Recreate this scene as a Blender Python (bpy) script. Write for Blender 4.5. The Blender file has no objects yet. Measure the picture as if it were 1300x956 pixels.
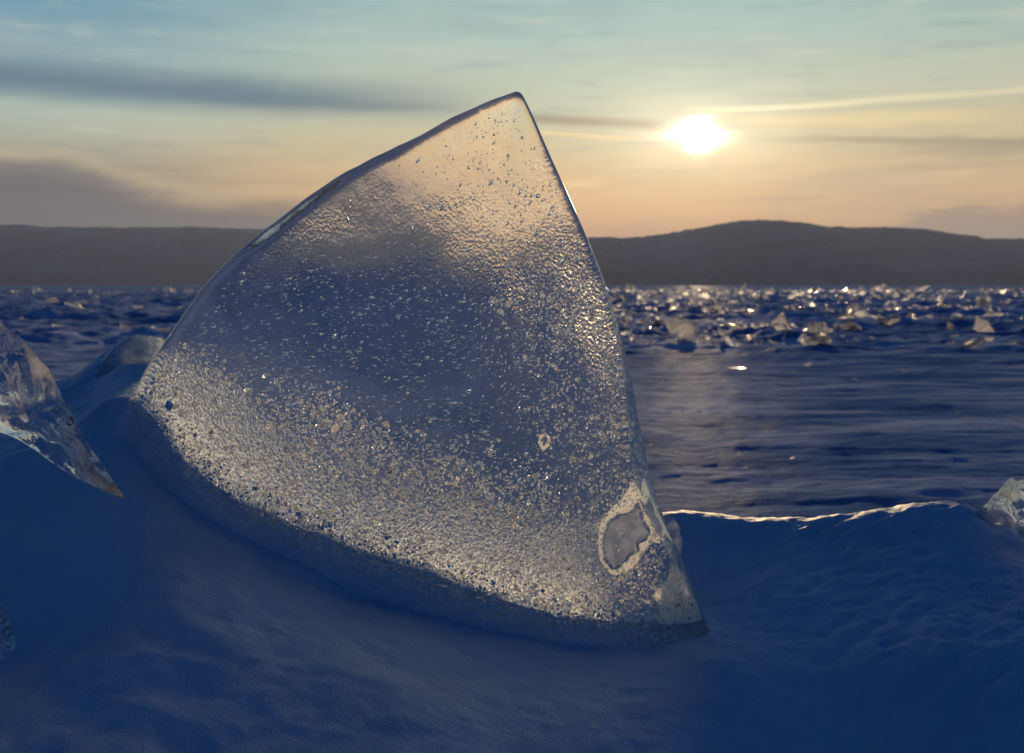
import bpy, bmesh, math, random
import numpy as np
from mathutils import Vector, Matrix, noise as mnoise

random.seed(7); rng = np.random.default_rng(11)
scn = bpy.context.scene
COL = scn.collection
R = math.radians

# ------------------------------------------------------------------ camera
F = 1264.0                      # focal length in photo pixels (1300 wide)
HZ = 362.0                      # row of the horizon
CAM = np.array([0.0, 0.0, 0.80])
PITCH = math.atan((478 - HZ) / F)
cam = bpy.data.cameras.new("camera"); camo = bpy.data.objects.new("camera", cam); COL.objects.link(camo)
cam.sensor_width = 36.0; cam.lens = 36.0 * F / 1300.0
cam.clip_start = 0.02; cam.clip_end = 60000
camo.location = CAM; camo.rotation_euler = (R(90) - PITCH, 0, 0)
cam.dof.use_dof = True; cam.dof.focus_distance = 1.22; cam.dof.aperture_fstop = 9.0
scn.camera = camo

def ray(px, py):
    a = (px - 650.0) / F; b = -(py - 478.0) / F
    c, s = math.cos(PITCH), math.sin(PITCH)
    return np.array([a, c + b * s, -s + b * c])
def at(px, py, Y):
    d = ray(px, py); return CAM + d * (Y / d[1])
def on_plane(px, py, p0, n):
    d = ray(px, py); return CAM + d * (np.dot(p0 - CAM, n) / np.dot(d, n))

SUNV = ray(885, 172); SUNV /= np.linalg.norm(SUNV)
SUN_EL = math.asin(SUNV[2]); SUN_AZ = math.atan2(SUNV[0], SUNV[1])

# ------------------------------------------------------------------ numpy noise
_perm = np.random.default_rng(3).permutation(256); _perm = np.concatenate([_perm, _perm])
_ga = np.random.default_rng(5).uniform(0, 2 * np.pi, 256); _gx, _gy = np.cos(_ga), np.sin(_ga)
def pn(x, y):
    x = np.asarray(x, float); y = np.asarray(y, float)
    xi = np.floor(x).astype(int); yi = np.floor(y).astype(int)
    fx = x - xi; fy = y - yi; xi &= 255; yi &= 255
    u = fx * fx * fx * (fx * (fx * 6 - 15) + 10); v = fy * fy * fy * (fy * (fy * 6 - 15) + 10)
    def g(ix, iy, dx, dy):
        h = _perm[_perm[ix & 255] + (iy & 255)]; return _gx[h] * dx + _gy[h] * dy
    a = g(xi, yi, fx, fy); b = g(xi + 1, yi, fx - 1, fy); c = g(xi, yi + 1, fx, fy - 1); d = g(xi + 1, yi + 1, fx - 1, fy - 1)
    return (a + u * (b - a)) + v * ((c + u * (d - c)) - (a + u * (b - a)))
def fbm(x, y, o=4, g=0.5):
    s = 0; a = 1.0
    for i in range(o):
        s = s + a * pn(x * 2 ** i + 17.3 * i, y * 2 ** i - 9.1 * i); a *= g
    return s
def sstep(a, b, x):
    t = np.clip((x - a) / (b - a), 0, 1); return t * t * (3 - 2 * t)

# ------------------------------------------------------------------ object helpers
def link(name, me, mats=(), parent=None, loc=(0, 0, 0)):
    o = bpy.data.objects.new(name, me); COL.objects.link(o)
    for m in mats: me.materials.append(m)
    o.location = loc
    if parent is not None: o.parent = parent
    return o
def tag(o, label=None, cat=None, group=None, kind=None):
    if label: o["label"] = label
    if cat: o["category"] = cat
    if group: o["group"] = group
    if kind: o["kind"] = kind
    return o
def mesh(name, V, Fc, smooth=True):
    me = bpy.data.meshes.new(name); me.from_pydata([tuple(map(float, v)) for v in V], [], [tuple(map(int, f)) for f in Fc])
    me.update()
    if smooth: me.polygons.foreach_set("use_smooth", [True] * len(me.polygons))
    return me
def grid_mesh(name, X, Y, Z):
    n, m = X.shape
    V = np.stack([X.ravel(), Y.ravel(), Z.ravel()], 1)
    i = np.arange(n * m).reshape(n, m)
    q = np.stack([i[:-1, :-1].ravel(), i[:-1, 1:].ravel(), i[1:, 1:].ravel(), i[1:, :-1].ravel()], 1)
    me = bpy.data.meshes.new(name)
    me.vertices.add(len(V)); me.vertices.foreach_set("co", V.ravel().astype(np.float32))
    me.loops.add(q.size); me.loops.foreach_set("vertex_index", q.ravel().astype(np.int32))
    me.polygons.add(len(q)); me.polygons.foreach_set("loop_start", np.arange(0, q.size, 4, dtype=np.int32))
    me.update(calc_edges=True); me.validate()
    me.polygons.foreach_set("use_smooth", [True] * len(me.polygons))
    return me

# ------------------------------------------------------------------ node helpers
class NT:
    def __init__(s, tree): s.t = tree; tree.nodes.clear()
    def n(s, typ, **kw):
        nd = s.t.nodes.new(typ)
        for k, v in kw.items():
            if k.startswith("i_"):
                key = k[2:].replace("_", " "); nd.inputs[key].default_value = v
            else: setattr(nd, k, v)
        return nd
    def l(s, a, b): s.t.links.new(a, b); return b
    def m(s, op, a, b=None, c=None):
        nd = s.t.nodes.new("ShaderNodeMath"); nd.operation = op
        for i, v in enumerate((a, b, c)):
            if v is None: continue
            if isinstance(v, (int, float)): nd.inputs[i].default_value = v
            else: s.t.links.new(v, nd.inputs[i])
        return nd.outputs[0]
    def ss(s, a, b, x):         # smoothstep
        nd = s.t.nodes.new("ShaderNodeMapRange"); nd.interpolation_type = 'SMOOTHSTEP'
        if not isinstance(x, (int, float)): s.t.links.new(x, nd.inputs[0])
        for i, v in ((1, a), (2, b)):
            if isinstance(v, (int, float)): nd.inputs[i].default_value = v
            else: s.t.links.new(v, nd.inputs[i])
        return nd.outputs[0]
    def mix(s, f, a, b, blend='MIX'):
        nd = s.t.nodes.new("ShaderNodeMix"); nd.data_type = 'RGBA'; nd.blend_type = blend
        for idx, v in ((0, f), (6, a), (7, b)):
            if isinstance(v, (int, float)): nd.inputs[idx].default_value = v
            elif isinstance(v, tuple): nd.inputs[idx].default_value = (*v[:3], 1)
            else: s.t.links.new(v, nd.inputs[idx])
        return nd.outputs[2]
    def ramp(s, x, stops):
        nd = s.t.nodes.new("ShaderNodeValToRGB"); cr = nd.color_ramp
        while len(cr.elements) < len(stops): cr.elements.new(0.5)
        for e, (p, c) in zip(cr.elements, stops): e.position = p; e.color = (*c, 1)
        s.t.links.new(x, nd.inputs[0]); return nd.outputs[0]
    def xyz(s, x, y, z=0.0):
        nd = s.t.nodes.new("ShaderNodeCombineXYZ")
        for i, v in enumerate((x, y, z)):
            if isinstance(v, (int, float)): nd.inputs[i].default_value = v
            else: s.t.links.new(v, nd.inputs[i])
        return nd.outputs[0]
    def noise(s, vec, scale=1, detail=3, rough=0.5, dist=0.0):
        nd = s.n("ShaderNodeTexNoise"); nd.inputs["Scale"].default_value = scale; nd.inputs["Detail"].default_value = detail
        nd.inputs["Roughness"].default_value = rough; nd.inputs["Distortion"].default_value = dist
        s.l(vec, nd.inputs["Vector"]); return nd.outputs["Fac"]
    def mapv(s, vec, scale=(1, 1, 1), rot=(0, 0, 0), loc=(0, 0, 0)):
        nd = s.n("ShaderNodeMapping"); nd.inputs["Scale"].default_value = scale; nd.inputs["Rotation"].default_value = rot
        nd.inputs["Location"].default_value = loc; s.l(vec, nd.inputs["Vector"]); return nd.outputs[0]
def lin(r, g, b):
    f = lambda c: (c / 255 / 12.92) if c <= 10 else (((c / 255) + 0.055) / 1.055) ** 2.4
    return (f(r), f(g), f(b))
def material(name):
    m = bpy.data.materials.new(name); m.use_nodes = True
    t = NT(m.node_tree); out = t.n("ShaderNodeOutputMaterial"); return m, t, out

# ------------------------------------------------------------------ world
w = bpy.data.worlds.new("World"); scn.world = w; w.use_nodes = True
T = NT(w.node_tree)
wout = T.n("ShaderNodeOutputWorld"); bg = T.n("ShaderNodeBackground")
T.l(bg.outputs[0], wout.inputs[0])
tc = T.n("ShaderNodeTexCoord"); sep = T.n("ShaderNodeSeparateXYZ"); T.l(tc.outputs["Generated"], sep.inputs[0])
DX, DY, DZ = sep.outputs
DEG = 180 / math.pi
az = T.m('MULTIPLY', T.m('ARCTAN2', DX, DY), DEG)
el = T.m('MULTIPLY', T.m('ARCSINE', T.m('MINIMUM', T.m('MAXIMUM', DZ, -1.0), 1.0)), DEG)
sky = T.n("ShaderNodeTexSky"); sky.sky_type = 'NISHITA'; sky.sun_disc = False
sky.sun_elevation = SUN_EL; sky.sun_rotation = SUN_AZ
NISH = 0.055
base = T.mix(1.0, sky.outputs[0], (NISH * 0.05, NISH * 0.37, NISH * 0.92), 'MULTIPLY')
E0, E1 = 0.0, 20.0
en = T.m('DIVIDE', el, E1)
def rp(stops): return T.ramp(en, [(e / E1, lin(*c)) for e, c in stops])
left = rp([(0, (96, 94, 100)), (3.5, (104, 101, 106)), (6, (140, 138, 136)), (7.5, (176, 178, 166)), (9, (184, 197, 184)), (11, (152, 178, 184)), (14, (118, 160, 182)), (16, (120, 162, 182)), (20, (100, 142, 170))])
mid = rp([(0, (190, 150, 115)), (3.2, (212, 168, 122)), (5, (222, 184, 136)), (7, (217, 193, 150)), (9, (204, 198, 166)), (11, (194, 201, 180)), (13.5, (178, 198, 190)), (16, (158, 188, 190)), (20, (120, 160, 178))])
right = rp([(0, (150, 135, 122)), (3, (178, 154, 128)), (4.5, (200, 172, 138)), (6.5, (206, 184, 148)), (8.5, (204, 191, 158)), (10.5, (202, 200, 174)), (12.5, (178, 194, 182)), (16, (150, 178, 182)), (20, (110, 150, 172))])
c = T.mix(T.ss(-26, -6, az), left, mid)
c = T.mix(T.ss(10, 28, az), c, right)
# drifting wobble for the cloud edges
v2 = T.xyz(T.m('MULTIPLY', az, 0.06), T.m('MULTIPLY', el, 0.30), 0.0)
wob = T.m('SUBTRACT', T.noise(v2, 1.0, 4, 0.5), 0.5)
v3 = T.xyz(T.m('MULTIPLY', az, 0.22), T.m('MULTIPLY', el, 1.1), 3.0)
wob2 = T.m('SUBTRACT', T.noise(v3, 1.0, 5, 0.55), 0.5)
# broad soft texture of veil cloud
c = T.mix(T.m('MULTIPLY', T.ss(0.0, 0.28, wob), 0.22), c, lin(205, 205, 190))
c = T.mix(T.m('MULTIPLY', T.ss(0.02, -0.25, wob), 0.25), c, lin(118, 142, 158))
v4 = T.xyz(T.m('MULTIPLY', az, 0.16), T.m('ADD', T.m('MULTIPLY', el, 1.5), T.m('MULTIPLY', wob, 3.0)), 9.0)
wob3 = T.noise(v4, 1.0, 8, 0.6)
c = T.mix(T.m('MULTIPLY', T.ss(0.50, 0.72, wob3), 0.30), c, T.mix(T.ss(2, 9, el), lin(240, 190, 140), lin(222, 216, 194)))
c = T.mix(T.m('MULTIPLY', T.ss(0.48, 0.28, wob3), 0.28), c, T.mix(T.ss(2, 9, el), lin(150, 128, 116), lin(116, 140, 154)))
def band(cel, half, azlo, azhi, soft, slope=0.0, a0=0.0, wa=2.0, wb=0.5):
    """mask of a horizontal streak centred on cel + slope*(az-a0), wobbling"""
    cc = T.m('ADD', T.m('MULTIPLY', T.m('SUBTRACT', az, a0), slope), cel)
    cc = T.m('ADD', cc, T.m('ADD', T.m('MULTIPLY', wob, wa), T.m('MULTIPLY', wob2, wb)))
    d = T.m('DIVIDE', T.m('ABSOLUTE', T.m('SUBTRACT', el, cc)), half)
    mk = T.ss(1.0, 0.0, d)
    return T.m('MULTIPLY', mk, T.m('MULTIPLY', T.ss(azlo, azlo + soft, az), T.ss(azhi, azhi - soft, az)))
def lay(c, mask, amt, col): return T.mix(T.m('MULTIPLY', mask, amt), c, lin(*col))
# dark blue-grey stripe high on the left
c = lay(c, band(10.25, 1.7, -45, 3, 18, 0.0, -20, 1.2, 0.6), 0.85, (92, 120, 142))
c = lay(c, band(9.9, 0.5, -22, 0, 8, 0.0, -8, 0.4, 0.3), 0.45, (105, 122, 134))
# grey cloud bank low on the left, pale upper rim
top = T.m('ADD', T.m('ADD', T.m('MULTIPLY', T.ss(-17, -25, az), 1.5), 4.9), T.m('ADD', T.m('MULTIPLY', wob, 1.6), T.m('MULTIPLY', wob2, 1.4)))
bank = T.m('MULTIPLY', T.ss(T.m('ADD', top, 0.5), T.m('SUBTRACT', top, 1.3), el), T.ss(4, -14, az))
rim = T.m('MULTIPLY', T.ss(0.9, 0.0, T.m('ABSOLUTE', T.m('SUBTRACT', T.m('SUBTRACT', el, top), 0.25))), T.ss(-8, -18, az))
c = lay(c, rim, 0.35, (214, 196, 160))
c = lay(c, bank, 0.88, (98, 99, 108))
# streaks at the sun's height: dark one to the left of it, bright rim and dark veils to the right
c = lay(c, band(9.1, 0.45, -1.5, 10, 3, -0.06, 4, 0.2, 0.15), 0.75, (150, 128, 105))
c = lay(c, band(8.35, 0.22, -1.0, 8, 3, -0.08, 4, 0.2, 0.15), 0.8, (246, 214, 160))
c = lay(c, band(8.7, 1.1, 9, 40, 7, -0.03, 14, 0.7, 0.6), 0.5, (222, 196, 150))
c = lay(c, band(7.9, 0.35, 11, 34, 8, -0.06, 14, 0.6, 0.7), 0.6, (158, 140, 118))
c = lay(c, band(7.0, 0.7, 17, 40, 8, -0.02, 22, 0.6, 1.2), 0.65, (160, 148, 132))
c = lay(c, band(6.2, 0.35, 15, 40, 8, 0.0, 22, 0.6, 0.8), 0.35, (165, 148, 130))
c = lay(c, band(9.0, 0.6, 9.5, 27, 5, -0.03, 11, 0.5, 0.8), 0.55, (250, 222, 166))
thin = T.m('MULTIPLY', band(9.62, 0.26, 9, 40, 3, 0.004, 11, 0.5, 0.35), T.m('ADD', 0.45, T.m('MULTIPLY', T.ss(26, 11, az), 0.55)))
c = lay(c, thin, 0.95, (255, 236, 190))
# small bright cloudlet, low grey clouds on the right, haze along the hills
c = lay(c, band(5.75, 0.42, 2.0, 5.6, 1.6, 0.0, 4, 0.3, 1.0), 0.7, (246, 212, 162))
lowr = T.m('MULTIPLY', T.ss(T.m('ADD', T.m('ADD', T.m('MULTIPLY', T.ss(16, 24, az), 1.3), 2.9), T.m('MULTIPLY', wob2, 2.6)), T.m('ADD', T.m('ADD', T.m('MULTIPLY', T.ss(16, 24, az), 1.3), 2.3), T.m('MULTIPLY', wob2, 2.6)), el), T.ss(14, 21, az))
c = lay(c, lowr, 0.75, (146, 128, 120))
c = lay(c, band(3.0, 0.9, -8, 22, 8, 0.0, 8, 0.8, 0.8), 0.5, (190, 150, 116))
# aureole of the sun in the thin cloud
dotn = T.n("ShaderNodeVectorMath"); dotn.operation = 'DOT_PRODUCT'; T.l(tc.outputs["Generated"], dotn.inputs[0]); dotn.inputs[1].default_value = tuple(SUNV)
saz, sel = math.degrees(SUN_AZ), math.degrees(SUN_EL)
da = T.m('SUBTRACT', az, saz); de = T.m('SUBTRACT', el, T.m('MULTIPLY', da, -0.03)); de = T.m('ADD', T.m('SUBTRACT', de, sel), T.m('MULTIPLY', wob2, 1.2)); da = T.m('ADD', da, T.m('MULTIPLY', wob2, 2.0))
def gauss(sa, se):
    q = T.m('ADD', T.m('POWER', T.m('ABSOLUTE', T.m('DIVIDE', da, sa)), 2.0), T.m('POWER', T.m('ABSOLUTE', T.m('DIVIDE', de, se)), 2.0))
    return T.m('EXPONENT', T.m('MULTIPLY', q, -1.0))
def addc(c, f, col, k):
    return T.mix(1.0, c, T.mix(f, (0, 0, 0), tuple(k * x for x in col)), 'ADD')
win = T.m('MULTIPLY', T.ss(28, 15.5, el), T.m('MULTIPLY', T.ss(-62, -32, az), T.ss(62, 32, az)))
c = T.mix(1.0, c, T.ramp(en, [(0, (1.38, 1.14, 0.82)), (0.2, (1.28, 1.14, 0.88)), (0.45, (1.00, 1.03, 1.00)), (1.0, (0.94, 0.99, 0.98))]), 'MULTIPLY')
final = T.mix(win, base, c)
final = addc(final, gauss(11, 7), (1.0, 0.80, 0.50), 0.16)
final = addc(final, gauss(4.6, 2.2), (1.0, 0.84, 0.58), 0.45)
final = addc(final, gauss(1.35, 0.50), (1.0, 0.90, 0.70), 3.0)
final = addc(final, gauss(0.62, 0.58), (1.0, 0.92, 0.76), 16.0)
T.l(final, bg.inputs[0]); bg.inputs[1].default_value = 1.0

# ------------------------------------------------------------------ sun
sl = bpy.data.lights.new("sun", 'SUN'); sl.energy = 3.3; sl.angle = R(0.6); sl.color = (1.0, 0.69, 0.36)
so = bpy.data.objects.new("sun", sl); COL.objects.link(so)
so.rotation_euler = Vector(SUNV).to_track_quat('Z', 'Y').to_euler()
so.location = (20, 90, 15)

# ------------------------------------------------------------------ materials
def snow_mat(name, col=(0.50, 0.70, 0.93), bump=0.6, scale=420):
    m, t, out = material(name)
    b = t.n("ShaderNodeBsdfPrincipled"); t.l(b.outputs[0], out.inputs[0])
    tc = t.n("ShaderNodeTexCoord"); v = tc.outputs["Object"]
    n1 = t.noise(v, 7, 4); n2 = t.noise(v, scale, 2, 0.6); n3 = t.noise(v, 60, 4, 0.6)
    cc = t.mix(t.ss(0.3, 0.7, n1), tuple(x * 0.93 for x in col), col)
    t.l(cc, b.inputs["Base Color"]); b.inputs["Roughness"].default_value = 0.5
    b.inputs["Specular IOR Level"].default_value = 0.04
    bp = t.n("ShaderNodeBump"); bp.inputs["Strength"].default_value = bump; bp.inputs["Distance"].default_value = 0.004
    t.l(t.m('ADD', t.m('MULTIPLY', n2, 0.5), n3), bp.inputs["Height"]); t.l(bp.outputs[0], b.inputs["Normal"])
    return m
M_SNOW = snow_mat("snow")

def lake_mat():
    m, t, out = material("wind_crusted_lake_snow")
    b = t.n("ShaderNodeBsdfPrincipled"); t.l(b.outputs[0], out.inputs[0])
    tc = t.n("ShaderNodeTexCoord"); v = tc.outputs["Object"]
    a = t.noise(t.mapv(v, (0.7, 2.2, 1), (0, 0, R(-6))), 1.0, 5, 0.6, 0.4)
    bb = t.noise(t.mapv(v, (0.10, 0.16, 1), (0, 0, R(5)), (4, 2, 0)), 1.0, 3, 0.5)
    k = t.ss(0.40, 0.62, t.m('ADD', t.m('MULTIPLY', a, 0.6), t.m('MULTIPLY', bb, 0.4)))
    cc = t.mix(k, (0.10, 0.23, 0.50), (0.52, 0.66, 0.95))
    t.l(cc, b.inputs["Base Color"])
    b.inputs["Roughness"].default_value = 0.5; b.inputs["Specular IOR Level"].default_value = 0.0
    n2 = t.noise(t.mapv(v, (7, 16, 7)), 1.0, 6, 0.65)
    bp = t.n("ShaderNodeBump"); bp.inputs["Strength"].default_value = 0.6; bp.inputs["Distance"].default_value = 0.04
    t.l(n2, bp.inputs["Height"]); t.l(bp.outputs[0], b.inputs["Normal"])
    gl = t.n("ShaderNodeBsdfGlossy"); gl.inputs["Roughness"].default_value = 0.32; gl.inputs["Color"].default_value = (0.9, 0.95, 1, 1); t.l(bp.outputs[0], gl.inputs["Normal"])
    mx = t.n("ShaderNodeMixShader"); mx.inputs[0].default_value = 0.0035; t.l(b.outputs[0], mx.inputs[1]); t.l(gl.outputs[0], mx.inputs[2]); t.l(mx.outputs[0], out.inputs[0])
    return m
M_LAKE = lake_mat()

def hill_mat():
    m, t, out = material("forested_hillside")
    b = t.n("ShaderNodeBsdfPrincipled"); t.l(b.outputs[0], out.inputs[0])
    tc = t.n("ShaderNodeTexCoord"); v = tc.outputs["Object"]
    n1 = t.noise(t.mapv(v, (0.004, 0.004, 0.012)), 1.0, 6, 0.6); n2 = t.noise(v, 0.06, 3, 0.6)
    cc = t.mix(t.ss(0.35, 0.7, t.m('ADD', t.m('MULTIPLY', n1, 0.7), t.m('MULTIPLY', n2, 0.3))), (0.02, 0.03, 0.055), (0.20, 0.235, 0.34))
    t.l(cc, b.inputs["Base Color"]); b.inputs["Roughness"].default_value = 0.9; b.inputs["Specular IOR Level"].default_value = 0.0
    return m
M_HILL = hill_mat()

def chunk_mat(name, tint=(0.85, 0.80, 0.74), trans=0.42):
    """far ice blocks: cloudy ice, tint warmed to look lit by the low sun"""
    m, t, out = material(name)
    tc = t.n("ShaderNodeTexCoord"); v = tc.outputs["Object"]
    bp = t.n("ShaderNodeBump"); bp.inputs["Strength"].default_value = 0.9; bp.inputs["Distance"].default_value = 0.05
    t.l(t.noise(v, 7, 5, 0.65), bp.inputs["Height"])
    g = t.n("ShaderNodeBsdfGlass"); g.inputs["IOR"].default_value = 1.31; g.inputs["Roughness"].default_value = 0.22; g.inputs["Color"].default_value = (0.93, 0.96, 1.0, 1)
    tr = t.n("ShaderNodeBsdfTranslucent"); tr.inputs["Color"].default_value = (*tint, 1)
    df = t.n("ShaderNodeBsdfDiffuse"); df.inputs["Color"].default_value = (0.34, 0.55, 0.85, 1)
    for x in (g, tr, df): t.l(bp.outputs[0], x.inputs["Normal"])
    m1 = t.n("ShaderNodeMixShader"); m1.inputs[0].default_value = 0.4; t.l(tr.outputs[0], m1.inputs[1]); t.l(df.outputs[0], m1.inputs[2])
    m2 = t.n("ShaderNodeMixShader"); m2.inputs[0].default_value = trans; t.l(m1.outputs[0], m2.inputs[1]); t.l(g.outputs[0], m2.inputs[2])
    t.l(m2.outputs[0], out.inputs[0]); return m
M_CHUNK = chunk_mat("cloudy_block_ice")
M_CHUNK2 = chunk_mat("clear_block_ice", trans=0.8)
M_CHUNK3 = chunk_mat("dim_block_ice", tint=(0.16, 0.17, 0.20), trans=0.4)  # same ice with a darker tint, for blocks that look unlit

def clear_ice(name, rough=0.02, bump=0.15, scale=6, dist=0.01, color=(0.985, 0.995, 1.0), fine=0, milk=0):
    m, t, out = material(name)
    g = t.n("ShaderNodeBsdfGlass"); g.inputs["IOR"].default_value = 1.31; g.inputs["Roughness"].default_value = rough
    g.inputs["Color"].default_value = (*color, 1)
    tc = t.n("ShaderNodeTexCoord"); v = tc.outputs["Object"]
    h = t.noise(v, scale, 3, 0.5)
    if fine: h = t.m('ADD', h, t.m('MULTIPLY', t.noise(v, fine, 3, 0.6), 0.15))
    bp = t.n("ShaderNodeBump"); bp.inputs["Strength"].default_value = bump; bp.inputs["Distance"].default_value = dist
    t.l(h, bp.inputs["Height"]); t.l(bp.outputs[0], g.inputs["Normal"]); t.l(g.outputs[0], out.inputs[0])
    if milk:        # pale translucent veins, lightening the ice like sunlit highlights
        tr = t.n("ShaderNodeBsdfTranslucent"); tr.inputs["Color"].default_value = (0.85, 0.9, 0.95, 1)
        mx = t.n("ShaderNodeMixShader"); t.l(t.m('MULTIPLY', t.ss(0.45, 0.7, t.noise(t.mapv(v, (20, 20, 9)), 1.0, 5, 0.65)), milk * 3), mx.inputs[0])
        t.l(g.outputs[0], mx.inputs[1]); t.l(tr.outputs[0], mx.inputs[2]); t.l(mx.outputs[0], out.inputs[0])
    return m
M_EDGE = clear_ice("melted_ice_edge", 0.10, 0.4, 25, 0.006, (0.72, 0.86, 0.97), 200)
M_SHARD = clear_ice("wavy_clear_ice", 0.06, 0.5, 30, 0.012, (0.98, 0.995, 1.0), 0, 0.12)

# ------------------------------------------------------------------ slab frame
P0 = np.array([0.0, 1.20, 0.36]); NRM = np.array([0.04, -1.0, 0.12]); NRM /= np.linalg.norm(NRM)
BASE = on_plane(640, 850, P0, NRM)
TH = 0.075
def slab_pt(px, py, d=0.0): return on_plane(px, py, P0 - NRM * d, NRM)
PXM = 1264.0 / 1.22     # photo pixels per metre on the slab

SHADE_LINE = [(60, 440), (128, 470), (165, 498), (200, 520), (240, 588), (300, 640), (430, 690), (600, 755), (700, 782), (790, 803), (840, 818), (960, 822)]  # shadow line across the slab; the snow coat below paints the shade
def front_mat():
    """viewer-side face: clear ice, with a snow-blue coat put in for the shaded foot"""
    m, t, out = material("shade_coated_clear_ice")
    tc = t.n("ShaderNodeTexCoord"); v = tc.outputs["Object"]
    s = t.n("ShaderNodeSeparateXYZ"); t.l(v, s.inputs[0]); X, Y, Z = s.outputs
    g = t.n("ShaderNodeBsdfGlass"); g.inputs["IOR"].default_value = 1.31; g.inputs["Roughness"].default_value = 0.02; g.inputs["Color"].default_value = (0.985, 0.995, 1.0, 1)
    bp = t.n("ShaderNodeBump"); bp.inputs["Strength"].default_value = 0.15; bp.inputs["Distance"].default_value = 0.01
    t.l(t.noise(v, 6, 3, 0.5), bp.inputs["Height"]); t.l(bp.outputs[0], g.inputs["Normal"])
    pts = [slab_pt(px, py) - BASE for px, py in SHADE_LINE]; x0, x1 = pts[0][0], pts[-1][0]
    fc = t.n("ShaderNodeFloatCurve"); cv = fc.mapping.curves[0]
    while len(cv.points) < len(pts): cv.points.new(0.5, 0.5)
    for q, p in zip(cv.points, pts): q.location = ((p[0] - x0) / (x1 - x0), p[2] + 0.2); q.handle_type = 'VECTOR'
    fc.mapping.update()
    t.l(t.m('DIVIDE', t.m('SUBTRACT', X, x0), x1 - x0), fc.inputs["Value"])
    zz = t.m('SUBTRACT', fc.outputs[0], 0.2)
    n = t.m('SUBTRACT', t.noise(v, 28, 4, 0.6), 0.5); gn = t.m('SUBTRACT', t.noise(v, 260, 2, 0.6), 0.5)
    d = t.m('ADD', t.m('SUBTRACT', zz, Z), t.m('ADD', t.m('MULTIPLY', n, 0.035), t.m('MULTIPLY', gn, 0.06)))
    k = t.m('MULTIPLY', t.ss(-0.028, 0.045, d), 0.975)
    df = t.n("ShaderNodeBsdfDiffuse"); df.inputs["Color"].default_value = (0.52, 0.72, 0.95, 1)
    b2 = t.n("ShaderNodeBump"); b2.inputs["Strength"].default_value = 0.7; b2.inputs["Distance"].default_value = 0.003; t.l(t.noise(v, 330, 3, 0.7), b2.inputs["Height"]); t.l(b2.outputs[0], df.inputs["Normal"])
    tl = t.n("ShaderNodeBsdfTranslucent"); tl.inputs["Color"].default_value = (0.75, 0.86, 0.95, 1); t.l(b2.outputs[0], tl.inputs["Normal"])
    dm = t.n("ShaderNodeMixShader"); dm.inputs[0].default_value = 0.04; t.l(df.outputs[0], dm.inputs[1]); t.l(tl.outputs[0], dm.inputs[2])
    mx = t.n("ShaderNodeMixShader"); t.l(k, mx.inputs[0]); t.l(g.outputs[0], mx.inputs[1]); t.l(dm.outputs[0], mx.inputs[2]); t.l(mx.outputs[0], out.inputs[0])
    return m
M_ICE = front_mat()
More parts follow.
